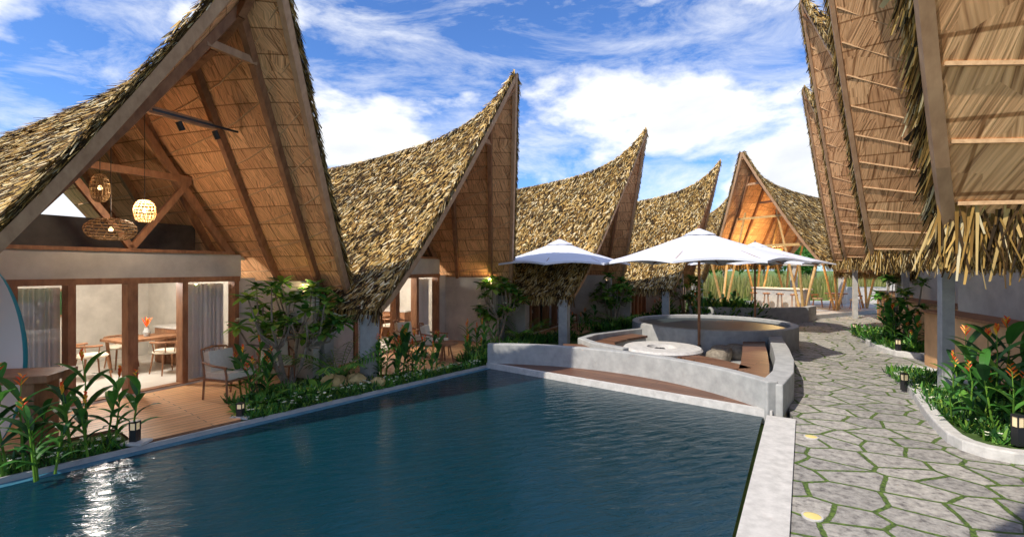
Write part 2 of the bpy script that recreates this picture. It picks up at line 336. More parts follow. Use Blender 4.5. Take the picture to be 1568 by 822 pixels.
def build_body():
    A=lambda a,d,z:(-a,d,z)
    w=MB(); F=-2.0
    w.box(A(2.35,-3.1,.97),(.16,5.8,1.94),'plaster'); w.box(A(-2.35,-3.85,.97),(.16,4.3,1.94),'plaster')
    for s in(-1,1):
        w.box(A(s*2.08 if s>0 else -1.93,F,1.0),((.38 if s>0 else .68),.15,2.0),'plaster')
    w.box(A(0,F,2.24),(3.9,.152,.48),'plaster')
    w.box(A(0,F+.0,2.51),(3.6,.22,.06),'wood')
    w.box(A(0,-6.0,1.22),(4.54,.14,2.44),'plaster')
    w.box(A(0,-4.05,2.42),(4.4,3.8,.08),'plaster')
    w.box(A(0,-3.0,2.79),(3.3,.05,.62),'loft')
    w.box(A(0,-3.9,.03),(4.5,4.05,.06),'tile')
    w.box(A(2.62,-.25,.7),(.24,.24,1.4),'conc'); w.box(A(-2.88,-.25,.65),(.26,.26,1.3),'conc')
    body=w
    d=MB()
    for a,wd in((-1.53,.1),(-.86,.1),(-.03,.15),(.82,.1),(1.83,.1)): d.box(A(a,F+.02,1.0),(wd,.2,1.95),'wood')
    d.box(A(.15,F+.02,1.99),(3.5,.21,.1),'wood'); d.box(A(.15,F+.02,.055),(3.4,.17,.05),'wood')
    for a0,a1 in((-1.48,-.91),(.87,1.78)): d.box(A((a0+a1)/2,F,1.0),(a1-a0,.01,1.8),'glass')
    c=MB()
    for a0,a1 in((-1.46,-.88),(.95,1.76)):
        n=44; vs=[]
        for i in range(n+1):
            a=a0+(a1-a0)*i/n; dd=F-.22+.035*math.sin(i*1.35)+.01*math.sin(i*3.1)
            vs+=[A(a,dd,.06),A(a,dd,1.9)]
        c.add(vs,[(2*i,2*i+1,2*i+3,2*i+2) for i in range(n)],'curtain')
    t=MB()
    t.beam(A(-.98,F,3.88),A(.98,F,3.88),.1,.12,'wood')
    t.beam(A(0,F,2.55),A(.95,F,3.85),.08,.1,'wood'); t.beam(A(0,F,2.55),A(-.95,F,3.85),.08,.1,'wood')
    for s in(-1,1):
        pts=[tuple(rp(s,b,(OV*(1-b)-F)/(OV*(1-b)+BACK),-.12)) for b in np.linspace(.03,.68,8)]
        for i in range(7): t.beam(pts[i],pts[i+1],.1,.12,'wood')
    f=MB()
    tc=A(1.2,-3.9,0)
    f.box((tc[0],tc[1],.74),(1.3,.8,.05),'wood'); 
    for sx in(-1,1):
        for sy in(-1,1): f.tube([(tc[0]+sx*.5,tc[1]+sy*.3,.06),(tc[0]+sx*.56,tc[1]+sy*.33,.72)],.03,'wood',6)
    for dx,dy,r in((0,.75,math.pi),(-.95,.1,-math.pi/2),(.95,.0,math.pi/2),(.1,-.75,0)): chair_geo(f,(tc[0]+dx,tc[1]+dy,.06),r,False)
    f.lathe((tc[0],tc[1],.77),[(.0,0),(.05,.0),(.07,.08),(.03,.18),(.04,.2)],'conc',12)
    for i in range(9):
        f.leaf((tc[0],tc[1],.95),(random.uniform(-.5,.5),random.uniform(-.5,.5),1),.25,.03,.3,'flower',4)
    f.box(A(-1.6,-5.6,.5),(1.0,.4,.9),'wood'); f.box(A(2.0,-3.9,.45),(.45,1.6,.8),'wood'); f.box(A(2.0,-3.9,.87),(.5,1.7,.04),'coping')
    f.box(A(.2,-5.9,1.45),(.9,.04,.6),'wood'); f.box(A(.2,-5.875,1.45),(.8,.02,.5),'leafd')
    l=MB()
    def rattan(c,r,h,top,rings=11,mer=16):
        c=Vector(c)
        for k in range(rings):
            ph=k/(rings-1)*math.pi; z=math.cos(ph)*h/2; rr=max(.02,math.sin(ph)**.7*r)
            l.tube([c+Vector((rr*math.cos(t),rr*math.sin(t),z)) for t in np.linspace(0,2*math.pi,17)],.006,'rattan',4,False)
        for m in range(mer):
            t=m/mer*2*math.pi
            l.tube([c+Vector((max(.02,math.sin(ph)**.7*r)*math.cos(t+ph*.3),max(.02,math.sin(ph)**.7*r)*math.sin(t+ph*.3),math.cos(ph)*h/2)) for ph in np.linspace(0,math.pi,9)],.006,'rattan',4,False)
        l.tube([c+Vector((0,0,h/2)),Vector((c.x,c.y,top))],.006,'dark',4)
        l.lathe(c,[(0,-.03),(.025,-.02),(.03,0),(.02,.03),(0,.04)],'bulb',10)
    rattan(A(-.75,-1.0,2.78),.32,.32,4.7); rattan(A(-.82,-1.15,3.40),.12,.42,4.7); rattan(A(-.3,-1.0,3.10),.15,.36,5.0)
    sp=MB()
    for a in(-.25,.3):
        sp.tube([A(a,-.2,4.42),A(a+.06,-.2,4.30)],.045,'dark',10)
    sp.beam(A(-.6,-.2,4.5),A(.7,-.2,4.5),.03,.03,'dark')
    sp.lathe(A(2.2,-.35,1.62),[(0,0),(.05,0),(.05,.12),(0,.12)],'dark',12); sp.lathe(A(2.2,-.35,1.745),[(0,0),(.04,0),(.0,.01)],'bulb',12)
    out=[]
    for nm,b in(('walls',body),('door_frames',d),('curtains',c),('gable_truss',t),('dining_furniture',f),('pendant_lamps',l),('spot_lamps',sp)):
        o=b.obj(nm); out.append((nm,o.data)); bpy.data.objects.remove(o)
    return out
BODY=build_body()
def lamp(name,parent,loc,e,col=(1,.72,.42),r=.05):
    l=bpy.data.lights.new(name,'POINT'); l.energy=e; l.color=col; l.shadow_soft_size=r
    o=bpy.data.objects.new(name,l); sc.collection.objects.link(o); o.parent=parent; o.location=loc; return o
def villa(mid,n,lift=0,body=True,name='thatched_villa',scale=(1,1,1),lamps=0,right=False):
    rz=math.atan2(n[1],n[0])-math.pi/2
    e=empty(name,(mid[0],mid[1],0),rz)
    inst(THR if right else TH,'roof_thatch',e,(0,0,lift),scale=scale); inst(RFR if right else RF,'roof_frame',e,(0,0,lift),scale=scale)
    if body:
        for nm,me in BODY: inst(me,nm,e)
        if lamps:
            lamp('room_fill',e,(-.3,-3.4,2.1),190,(1,.93,.84),.2)  # added fill light without a fixture, brightens the room and deck
            lamp('uplight',e,(-2.1,-.3,1.86),12,(1,.66,.33),.03)
        if lamps>1: lamp('gable_fill',e,(.3,-1.0,3.2),62,(1,.80,.58),.12)  # extra fill added beside the pendants to brighten the area under the gable
    return e
nL=(.899,-.438)
villa((-4.76,7.45),nL,0,scale=(1.09,1,1.02),lamps=2); villa((-1.30,11.93),nL,lamps=1); villa((3.0,16.48),nL); villa((7.41,21.08),nL)
villa((12.6,32.1),nL)
# ---------------------------------------------------------------- right villas
nR=(-.94,.342)
def rbody(e,cols):
    m=MB()
    m.box((0,-2.35,1.32),(5.9,.16,2.64),'plaster')
    for x,y in cols: m.box((x,y,1.2),(.17,.17,2.4),'conc')
    m.beam((-2.6,-.35,2.44),(2.6,-.35,2.44),.14,.16,'wood')
    m.box((0,-4.5,2.75),(5.2,4.2,.1),'plaster')
    for x in(-2.6,2.6): m.box((x,-1.6,2.44),(.14,1.4,.16),'wood')
    m.obj('walls',e)
    c=MB(); c.box((-.1,-1.62,.6),(4.6,.55,1.2),'cladding'); c.box((-.1,-1.6,1.23),(4.7,.66,.05),'wood')
    c.obj('counter',e)
for i,(mid,lf) in enumerate((((1.16,-.33),1.05),((4.44,4.57),1.03),((7.44,9.47),1.03),((10.44,14.37),1.03),((13.7,19.2),.6))):
    e=villa(mid,nR,lf,False,right=True)
    if i>=2: rbody(e,[[(-1.25,-.35)],[(2.5,-1.9)],[(-2.3,-.6),(2.4,-.6)]][i-2])
# ---------------------------------------------------------------- pavilion
pe=villa((12.25,23.7),(-.87,-.5),1.0,False,'bamboo_pavilion')
b=MB()
for x in(-2.3,2.3):
    for y in(.1,-2.8,-5.6):
        b.tube([(x*.9,y,0),(x*.98,y+.7,2.45)],.06,'bamboo',8); b.tube([(x*.9,y+.1,0),(x*1.0,y-.6,2.45)],.06,'bamboo',8); b.tube([(x*.85,y,0),(x*.35,y,5.0)],.055,'bamboo',8)
b.beam((-2.1,.1,3.3),(2.1,.1,3.3),.1,.12,'bamboo'); b.beam((-1.2,.1,4.7),(1.2,.1,4.7),.1,.1,'bamboo')
b.obj('bamboo_columns',pe)
b=MB(); b.box((0,-2.6,.05),(5.6,7,.25),'conc'); b.box((.2,-1.9,.65),(2.6,.6,1.0),'conc'); b.box((.2,-1.9,1.18),(2.8,.75,.06),'coping')
for i in range(4): 
    x=-1.0+.7*i; b.lathe((x,-1.0,.18),[(.0,.72),(.17,.72),(.18,.78),(0,.8)],'wood',12)
    for k in range(4): b.tube([(x+.16*math.cos(k*1.57),-1+.16*math.sin(k*1.57),.18),(x+.1*math.cos(k*1.57),-1+.1*math.sin(k*1.57),.9)],.015,'wood',5)
b.lathe((0,-1.5,2.9),[(0,0),(.2,.05),(.25,.3),(.08,.45),(0,.46)],'rattan',14); b.tube([(0,-1.5,3.3),(0,-1.5,5.6)],.01,'dark',4)
b.obj('bar_counter',pe)
b=MB()
for tx,ty in((-1.3,-4.2),(1.3,-4.4)):
    b.lathe((tx,ty,.18),[(0,.72),(.5,.72),(.5,.77),(0,.77)],'wood',20); b.lathe((tx,ty,.18),[(.25,0),(.05,.04),(.05,.72)],'wood',12)
    for k in range(4): 
        a=k*1.57+.4; chair_geo(b,(tx+.8*math.cos(a),ty+.8*math.sin(a),.18),a+math.pi/2,False)
b.obj('dining_sets',pe)
lamp('pavilion_lamp',pe,(0,-1.2,2.7),330,(1,.68,.3),.15)
# ---------------------------------------------------------------- ground, pool, path
m=MB(); m.add([(-300,-200,-.16),(300,-200,-.16),(300,500,-.16),(-300,500,-.16)],[(0,1,2,3)],'grass'); m.obj('ground')
m=MB(); m.add([(*ST(-7,-7.3),-.05),(-1.7,-1.9,-.05),(3.72,7.2,-.05),(3.95,7.5,-.05),(-.3,11.2,-.05),(-.58,10.95,-.05)],[(0,1,2,3,4,5)],'water'); m.obj('pool_water')
m=MB(); a=ST(-7,-7.3); bb=(-.58,10.95); o=(.777*.13,-.63*.13)
m.slab([a,(a[0]+o[0],a[1]+o[1]),(bb[0]+o[0],bb[1]+o[1]),bb],-.14,-.044,'pooltile')
o=(-.777*.05,.63*.05); m.slab([a,bb,(bb[0]+o[0],bb[1]+o[1]),(a[0]+o[0],a[1]+o[1])],-.14,.008,'conc'); m.obj('pool_edge')
m=MB(); d=Vector((.517,.856)); p0=Vector((1.84,3.96)); pa=p0-d*7; pb=Vector((3.78,7.17)); nn=Vector((.856,-.517))*.37
m.slab([tuple(pa),tuple(pa+nn),tuple(pb+nn),tuple(pb)],-.16,.03,'coping')
m.obj('pool_coping',bev=.012)
m=MB(); path=[(pa+nn*.98).to_tuple(),(pb+nn*.98).to_tuple(),(4.3,7.5),(6.4,10.9),(8.3,14.5),(6.5,17),(10,22),(14,27),(26,27),(26,-3),(1,-5)]
m.slab(path[::-1],-.16,0,'flag'); m.obj('stone_path')
m=MB(); m.slab([(14,27.0),(16,33),(30,33),(26,20)],-.15,-.004,'conc'); m.obj('plaza_pavement')
m=MB(); g=[(ST(-7,-7.36)),(-.62,11.0),(.7,12.4),(1.75,12.2),(3.8,14.5),(6.5,17.02),(10,22.02),(14,27.02),(16,45),(-40,45),(-40,-4)]
m.slab(g[::-1],-.16,-.005,'soil'); m.obj('garden_ground')
m=MB()
for poly in([(-5,-8.3),(1.72,-8.3),(1.72,-7.42),(2.95,-7.42),(3.1,-8.3),(4.7,-9.5),(4.2,-12.5),(-5,-12.5)],
            [(5.5,-8.9),(6.3,-8.0),(7.0,-7.75),(7.9,-7.9),(9.2,-8.7),(11,-9.7),(11,-13),(6,-12.5)],
            [(11.9,-8.9),(13.5,-8.3),(16,-8.6),(17.5,-9.8),(17.2,-13),(12.4,-12.5)],[(18.4,-8.7),(20,-8),(22.5,-8.6),(24,-9.6),(23.5,-13),(19,-12.5)]):
    m.slab([ST(*p) for p in poly][::-1],-.1,.03,'deck','wood')
m.obj('timber_deck')
for x,y in((2.66,4.28),(3.9,6.3)):
    m=MB(); m.lathe((x,y,.0),[(.085,.0),(.085,.012),(.07,.014)],'coping',20); m.lathe((x,y,.012),[(.07,.0),(0,.004)],'inlight',20); m.obj('ground_light')
# ---------------------------------------------------------------- lounge
def arcpts(p0,p1,sag,n=24):
    p0=Vector(p0);p1=Vector(p1);c=(p1-p0).length; R=(c*c/4+sag*sag)/(2*sag); mid=(p0+p1)/2; d=(p1-p0)/c; u=Vector((-d.y,d.x)); cen=mid-u*(R-sag)
    th=math.asin(c/2/R); return [tuple(cen+u*R*math.cos(t)+d*R*math.sin(t)) for t in np.linspace(-th,th,n)]
le=empty('sunken_lounge')
P0=(-.55,10.98);P1=(3.93,7.28); arc=arcpts(P0,P1,1.0)
m=MB(); m.wall(arc,.2,-.15,.5,'conc')
m.wall([(3.93,7.33),(4.6,8.2),(5.25,9.3),(5.9,10.6),(6.55,12.0),(7.35,13.5),(8.0,14.6)],.32,-.15,.46,'conc')
ring=[(6.0+2.2*math.cos(t),14.6+2.2*math.sin(t)) for t in np.linspace(0,2*math.pi,49)[:-1]]
m.wall(ring,.2,-.15,.6,'conc',True)
m.wall([(3.85,14.2),(2.9,13.5),(2.2,12.9),(1.75,12.15),(1.95,11.4),(2.5,10.6)],.2,-.15,.46,'conc')
m.obj('curved_walls',le,bev=.02)
m=MB(); m.slab([P0,P1]+[(x,y) for x,y in arc[::-1]],-.15,.06,'bench','conc')
m.wall([P0,P1],.09,-.15,.068,'coping'); m.obj('pool_bench',le)
m=MB(); m.slab([(-.3,11.2)]+arc[1:-1]+[(4.2,7.7),(5.9,10.6),(7.9,14.5),(3.8,14.4),(1.8,12.2)],-.15,-.06,'conc'); 
m.obj('lounge_floor',le)
m=MB()
ib=[(4.05,8.15),(4.75,9.45),(5.4,10.75),(6.05,12.1),(6.75,13.4)]; m.wall(ib,.5,.28,.34,'bench'); m.wall(ib,.4,-.1,.278,'conc')
ib=[(3.6,13.6),(2.9,13.0),(2.35,12.3),(2.25,11.6)]; m.wall(ib,.5,.28,.34,'bench'); m.wall(ib,.4,-.1,.278,'conc')
ib=arcpts((.9,11.3),(3.9,8.6),.75); ib=[(x+.35,y+.4) for x,y in ib]; m.wall(ib,.5,.28,.34,'bench'); m.wall(ib,.4,-.1,.278,'conc')
m.obj('inner_bench',le)
m=MB(); m.lathe((6,14.6,.5),[(2.11,0),(0,.0)],'ponddark',40); m.obj('raised_pool_water',le)
m=MB(); c=(3.45,11.1,.0); m.lathe(c,[(0,-.1),(.55,-.1),(.62,.28),(.86,.32),(.88,.36),(.84,.41),(.34,.41),(.32,.3),(0,.28)],'coping',40)
for i in range(14):
    t=random.uniform(0,6.28);r=random.uniform(0,.24); m.lathe((c[0]+r*math.cos(t),c[1]+r*math.sin(t),.28),[(0,0),(.06,.02),(.05,.07),(0,.09)],'dark',7)
m.obj('fire_table',smooth=False)
for x,y in((4.75,11.2),(5.15,11.9),(4.3,10.3),(5.6,12.1)):
    m=MB(); m.lathe((x,y,-.06),[(.0,.36),(.16,.36),(.23,.31),(.25,.18),(.22,.02),(.2,0)],'bark',18); m.obj('pouf',smooth=True)
# ---------------------------------------------------------------- umbrellas
def umbrella(x,y,r,zt,ze,z0,rot):
    e=empty('patio_umbrella',(x,y,0),rot); m=MB(); n=8; S=6; sub=6
    vs=[];
    def P(t,k):
        j=k//sub; f=(k%sub)/sub; a0=2*math.pi*j/n; a1=2*math.pi*(j+1)/n
        q=Vector((math.cos(a0),math.sin(a0),0)).lerp(Vector((math.cos(a1),math.sin(a1),0)),f)
        sag=.10*math.sin(math.pi*f)*t*r*.35
        rr=r*t; z=ze+(zt-ze)*(1-t)**1.12 + sag*.9
        sc_=1-.05*math.sin(math.pi*f)*t
        return Vector((q.x*rr*sc_,q.y*rr*sc_,z))
    K=n*sub
    for i in range(S+1):
        for k in range(K): vs.append(P(.06+.94*i/S,k))
    for k in range(K): q=P(1,k); vs.append(Vector((q.x*1.002,q.y*1.002,q.z-.05)))
    fs=[(i*K+k,i*K+(k+1)%K,(i+1)*K+(k+1)%K,(i+1)*K+k) for i in range(S+1) for k in range(K)]
    m.add(vs,fs,'white')
    m.lathe((0,0,zt),[(.42,-.12),(.2,-.02),(.03,.05),(0,.06)],'white',8)
    m.obj('canopy',e)
    m=MB(); m.tube([(0,0,z0),(0,0,zt+.02)],.035,'wood',10); m.lathe((0,0,zt+.03),[(.0,.1),(.03,.08),(.04,.02),(0,0)],'wood',8)
    m.lathe((0,0,z0),[(.3,0),(.3,.05),(.06,.08),(.05,.3),(.035,.3)],'dark',20)
    for j in range(n):
        a=2*math.pi*j/n; tip=P(.99,j*sub); m.beam((0,0,zt-.1),(tip.x,tip.y,tip.z-.02),.02,.03,'wood'); q=P(.5,j*sub); m.beam((0,0,zt-.65),(q.x,q.y,q.z-.03),.015,.02,'wood')
    m.lathe((0,0,zt-.68),[(.06,0),(.06,.08),(.035,.08)],'dark',10)
    m.obj('pole_and_ribs',e)
umbrella(4.8,12.4,2.45,3.17,2.36,-.06,.2); umbrella(1.47,14.9,2.12,3.05,2.34,0,.5); umbrella(8.8,17.5,2.45,3.1,2.36,0,.1)
# ---------------------------------------------------------------- plants
def heliconia(x,y,h,n=4,spread=.22,name='heliconia_plant',z=0,fl=.7):
    m=MB()
    for i in range(n):
        a=random.uniform(0,6.28); r=random.uniform(.04,spread); bx,by=x+r*math.cos(a),y+r*math.sin(a); hh=h*(1 if i==0 else random.uniform(.62,.95))
        lean=Vector((math.cos(a),math.sin(a),0))*.10*hh; top=Vector((bx,by,z+hh*.72))+lean
        m.tube([(bx,by,z-.02),((bx+top.x)/2,(by+top.y)/2,z+hh*.36),top],[.014,.011,.006],'leafl',5)
        K=7
        for k in range(K):
            t=.24+.74*k/(K-1); p=Vector((bx,by,z)).lerp(top,t); ang=a+k*2.8+random.uniform(-.4,.4); up=1.0+1.5*t
            m.leaf(p,(math.cos(ang),math.sin(ang),up),hh*random.uniform(.32,.42),hh*random.uniform(.085,.115),1.25,'leaf' if random.random()<.7 else 'leafd',6)
        if random.random()<fl:
            q=top+Vector((random.uniform(-.04,.04),random.uniform(-.04,.04),hh*.12))
            m.tube([top-Vector((0,0,hh*.1)),q+Vector((0,0,.10))],.006,'leafl',4)
            sa=random.uniform(0,3.14)
            for k in range(5):
                s_=1 if k%2 else -1
                m.leaf(q+Vector((0,0,.028*k)),(s_*math.cos(sa),s_*math.sin(sa),1.1),.095*(1-.12*k)*max(h,.8),.03,-.2,'flower',3,.8)
    m.obj(name)
def palm(x,y,h,n=15,name='areca_palm'):
    m=MB()
    for i in range(n):
        a=i*2.4+random.uniform(-.3,.3); el=random.uniform(.9,2.2); p=Vector((x,y,0)); d=Vector((math.cos(a),math.sin(a),el)).normalized(); L_=h*random.uniform(.85,1.15); pts=[p.copy()]; S=9
        for k in range(S):
            d=(d+Vector((0,0,-.12))).normalized(); p=p+d*L_/S; pts.append(p.copy())
            if k>1:
                sd=d.cross(Vector((0,0,1))).normalized()
                for s in(-1,1):
                    for f in(0,.5): m.leaf(p-d*f*L_/S,sd*s+d*.7+Vector((0,0,-.05)),h*.24*math.sin(math.pi*(k+1)/(S+1.5)),.032,.6,'leafl' if random.random()<.6 else 'leaf',3,.1)
        m.tube(pts,[.012]*3+[.006]*(len(pts)-3),'leafl',4)
    m.obj(name)
def frangipani(x,y,h,wd,name='frangipani_tree',ntips=30,lmul=1.0):
    m=MB(); forks=[]
    for i in range(4):
        a=i*1.6+random.uniform(-.2,.2); p0=Vector((x+.04*math.cos(a),y+.04*math.sin(a),-.02)); p2=Vector((x+h*.16*wd*math.cos(a),y+h*.16*wd*math.sin(a),h*random.uniform(.34,.46))); p1=(p0+p2)/2+Vector((math.cos(a),math.sin(a),0))*.03
        m.tube([p0,p1,p2],[.05,.042,.034],'bark',8); forks.append(p2)
    for i in range(ntips):
        a=random.uniform(0,6.28); cz=random.uniform(-1,1); rr=math.sqrt(1-cz*cz)*random.uniform(.55,1.0)
        tip=Vector((x+rr*math.cos(a)*h*.47*wd,y+rr*math.sin(a)*h*.47*wd,h*(.66+.27*cz)))
        f=min(forks,key=lambda q:(q-tip).length+(0 if q.z<tip.z else .2)); mid=(f+tip)/2+Vector((0,0,-.06*h+random.uniform(-.03,.03)))+Vector((math.cos(a),math.sin(a),0))*.04*h
        m.tube([f,mid,tip],[.024,.018,.012],'bark',6); d=(tip-mid).normalized()
        big=random.uniform(.85,1.2)*lmul
        for k in range(14):
            b_=k*2.4+random.uniform(-.3,.3); el=random.uniform(-.25,1.1)
            m.leaf(tip+d*random.uniform(-.04,.03),(math.cos(b_),math.sin(b_),el),big*random.uniform(.18,.28),big*.10,.6,'leaf' if random.random()<.45 else 'leafl',4)
        if random.random()<.3:
            for k in range(5):
                c=tip+Vector((random.uniform(-.05,.05),random.uniform(-.05,.05),.10+random.uniform(0,.04)))
                for j in range(5): m.leaf(c,(math.cos(j*1.257),math.sin(j*1.257),.5),.045,.035,.2,'wflower',2)
    m.obj(name)
def ground_cover(name,polyline,width,n,hmin,hmax,mats=('leaf','leafl','leafd','leaf'),flowers=0):
    pts=[Vector((*p,0)) for p in polyline]; seg=[(pts[i+1]-pts[i]).length for i in range(len(pts)-1)]; tot=sum(seg); P=[];
    for _ in range(n):
        t=random.uniform(0,tot); i=0
        while t>seg[i] and i<len(seg)-1: t-=seg[i]; i+=1
        d=(pts[i+1]-pts[i]).normalized(); P.append(pts[i]+d*t+Vector((-d.y,d.x,0))*random.uniform(-width/2,width/2))
    P=np.array([tuple(p) for p in P]); k=9; Pb=np.repeat(P,k,0)+rng.normal(0,.025,(n*k,3))*np.array([1,1,0]); N_=n*k
    a=rng.uniform(0,2*math.pi,N_); D=np.stack([np.cos(a),np.sin(a),rng.uniform(.3,2.4,N_)],1); W=np.stack([-np.sin(a),np.cos(a),rng.normal(0,.3,N_)],1)
    patch=np.repeat(.5+.9*rng.random(n),k); ln=rng.uniform(hmin,hmax,N_)*patch; w=ln*rng.uniform(.10,.4,N_)
    V=blades(Pb,D,W,ln,w,.25); mi=rng.integers(0,len(mats),N_)
    if flowers:
        F=np.repeat(P[rng.integers(0,n,flowers)],5,0)+np.stack([np.zeros(flowers*5)]*2+[rng.uniform(hmin,hmax,flowers).repeat(5)*.95],1)
        a=np.tile(np.arange(5)*1.257,flowers); D=np.stack([np.cos(a),np.sin(a),np.full(a.shape,.4)],1); W=np.stack([-np.sin(a),np.cos(a),np.zeros_like(a)],1)
        V=np.concatenate([V,blades(F,D,W,np.full(a.shape,.028),np.full(a.shape,.022),.8)]); mi=np.concatenate([mi,np.full(a.shape,len(mats))])
        mats=tuple(mats)+('wflower',)
    me=quadmesh(name,V,mats,mi); o=bpy.data.objects.new(name,me); sc.collection.objects.link(o)
ground_cover('flower_border',[ST(-4,-7.65),ST(1.65,-7.65)],.5,700,.05,.13,flowers=200)
ground_cover('flower_border',[ST(3.05,-7.62),ST(6.6,-7.62)],.45,800,.05,.15,flowers=160)
ground_cover('flower_border',[ST(3.2,-8.1),ST(5.5,-8.3)],.8,400,.08,.2)
ground_cover('flower_border',[ST(6.2,-7.6),ST(8.1,-7.5)],.2,200,.06,.14,flowers=60)
ground_cover('flower_border',[ST(8.0,-7.8),ST(11.5,-8.6),ST(13,-8.0)],.7,700,.08,.28)
ground_cover('flower_border',[ST(15,-8.2),ST(18.4,-8.3),ST(21,-7.6)],.8,500,.1,.35)
for s,t,h in((3.5,-7.85,.42),(3.9,-7.8,.36),(4.35,-7.8,.42),(6.1,-7.75,.34),(3.15,-7.75,.3),(8.3,-7.75,.3),(7.2,-7.62,.25),(9.0,-7.95,.35),(9.8,-8.0,.4)):
    x,y=ST(s,t); m=MB()
    for k in range(34):
        a=random.uniform(0,6.28); m.leaf((x+random.uniform(-.1,.1),y+random.uniform(-.1,.1),0),(math.cos(a),math.sin(a),random.uniform(.3,1.8)),h*random.uniform(.7,1.1),h*.3,1.0,'leafl' if k%2 else 'leaf',5)
    m.obj('broadleaf_shrub')
for x,y,h,n in((-5.35,5.32,1.25,4),(-5.0,5.2,.9,3),(-5.15,5.85,1.25,4),(-4.9,5.85,.95,3),(-4.2,7.85,.95,5),(-4.45,8.3,1.05,4),(-2.35,9.55,1.1,5),(-2.0,9.8,1.15,5),(-2.6,9.6,.95,4),(-1.75,10.1,.95,4),(-1.0,11.9,.95,5),(-.6,12.3,.95,5),(-.9,11.5,.75,4),
                (1.9,16.4,1.0,5),(2.7,16.9,1.05,5),(2.3,15.6,.8,4),(6.0,20,1.1,6),(6.8,20.2,1.1,6),(7.4,19.0,.9,5)):
    heliconia(x,y,h,n,fl=.7 if x<0 else .4)
for x,y,h,n in((6.55,6.55,1.65,6),(6.35,6.15,1.2,5),(7.0,6.9,1.45,5),(6.9,6.0,1.35,5),(6.2,6.7,1.0,4),(7.3,7.7,.9,4),(10.5,13.2,1.5,7),(10.2,12.7,1.1,5),(11.0,14.0,1.35,5),(10.4,12.2,.8,4)):
    heliconia(x,y,h,n,.3)
palm(-3.35,9.35,1.3); palm(.25,14.3,1.15); palm(3.9,17.9,1.0)
frangipani(-4.15,9.0,2.15,1.05,ntips=44,lmul=1.1); frangipani(-.45,13.9,2.0,.85,ntips=36,lmul=1.15); frangipani(3.75,18.0,2.1,.85,ntips=30,lmul=1.15); frangipani(7.9,22,2.0,.9,ntips=26,lmul=1.2); frangipani(10.9,13.6,2.2,.7,ntips=20)
for x,y,s in((-3.22,8.72,.2),(-2.92,9.0,.17),(-2.5,8.95,.13)):
    m=MB(); n=14; prof=8; vs=[]
    for i in range(prof+1):
        ph=math.pi*i/prof
        for j in range(n):
            t=2*math.pi*j/n; r=1+.22*math.sin(3*t+ph*2+x*5)+.12*math.sin(7*t+y); vs.append((x+s*r*math.sin(ph)*math.cos(t)*1.15,y+s*r*math.sin(ph)*math.sin(t),s*.55+s*.8*r*math.cos(ph)))
    m.add(vs,[(i*n+j,i*n+(j+1)%n,(i+1)*n+(j+1)%n,(i+1)*n+j) for i in range(prof) for j in range(n)],'rock'); m.obj('garden_boulder',smooth=True)
def planter(poly,name='planter_curb'):
    m=MB(); n=len(poly); m.wall(poly,.16,0,.13,'coping',True); m.slab(poly,-.01,.07,'soil'); m.obj(name,bev=.02)
def smooth_poly(p,it=2):
    for _ in range(it):
        q=[]
        for i in range(len(p)):
            a=Vector(p[i]);b_=Vector(p[(i+1)%len(p)]); q+=[tuple(a*.75+b_*.25),tuple(a*.25+b_*.75)]
        p=q
    return p
pl1=smooth_poly([(6.3,5.3),(5.35,5.65),(5.95,6.8),(7.1,8.5),(8.05,10.3),(8.9,10.2),(8.3,8.4),(7.6,6.6),(7.3,5.4)])
pl2=smooth_poly([(10.2,11.6),(9.6,12.2),(10.3,13.9),(11.6,16.4),(12.3,16.2),(11.6,13.6)])
planter(pl1); planter(pl2)
ground_cover('planter_greenery',[(6.2,5.75),(6.4,6.7),(7.3,8.2),(8.1,9.9)],.75,900,.06,.18,flowers=60)
ground_cover('planter_greenery',[(10.1,12.2),(10.7,13.7),(11.6,15.8)],.8,600,.1,.3,flowers=30)
for o in bpy.data.objects:
    if o.name.startswith('planter_greenery'): o.location.z=.06
def lantern(x,y,h=.27,pad=False,z=0):
    m=MB(); s=.085; m.box((x,y,z+h*.3),(s,s,h*.6),'dark'); m.box((x,y,z+h*.78),(s*.8,s*.8,h*.34),'soft'); m.box((x,y,z+h*.98),(s*1.05,s*1.05,h*.08),'dark')
    for a in(-1,1):
        for c in(-1,1): m.box((x+a*s*.45,y+c*s*.45,z+h*.78),(.012,.012,h*.36),'dark')
    if pad: m.box((x+.02,y,z-.0),(.26,.2,.03),'coping')
    m.obj('garden_lantern')
lantern(-4.72,6.05,.26,True,.03); lantern(-4.0,7.12,.2,True,.02); lantern(7.0,8.62,.3,z=.03); lantern(9.75,12.2,.32,z=.1); lantern(11.2,15.8,.3,z=.1); lantern(6.02,5.75,.36,z=.1); lantern(5.5,16.9,.3)
# ---------------------------------------------------------------- furniture on decks
def place_chair(x,y,rz):
    m=MB(); chair_geo(m,(0,0,0),0,True); o=m.obj('lounge_chair',bev=.01); o.location=(x,y,.03); o.rotation_euler=(0,0,rz)
place_chair(-4.75,8.15,-1.9); place_chair(-4.5,9.2,-2.6)
place_chair(-1.85,11.7,-1.6); place_chair(-2.6,12.3,-2.2); place_chair(2.0,17.2,-1.5)
for x,y in((-5.0,8.9),(-1.55,11.2)):
    m=MB(); m.lathe((x,y,.03),[(0,.42),(.3,.42),(.3,.46),(0,.46)],'wood',20)
    for k in range(3): m.tube([(x+.2*math.cos(k*2.1),y+.2*math.sin(k*2.1),.03),(x+.1*math.cos(k*2.1),y+.1*math.sin(k*2.1),.45)],.018,'wood',6)
    m.obj('side_table')
m=MB()
m.box((-6.45,5.72,.9),(1.9,.6,.09),'wood',.25); m.box((-5.72,5.86,.44),(.14,.45,.83),'wood',.25); m.box((-7.2,5.5,.44),(.14,.45,.83),'wood',.25); m.obj('outdoor_bar_table',bev=.01)
m=MB()
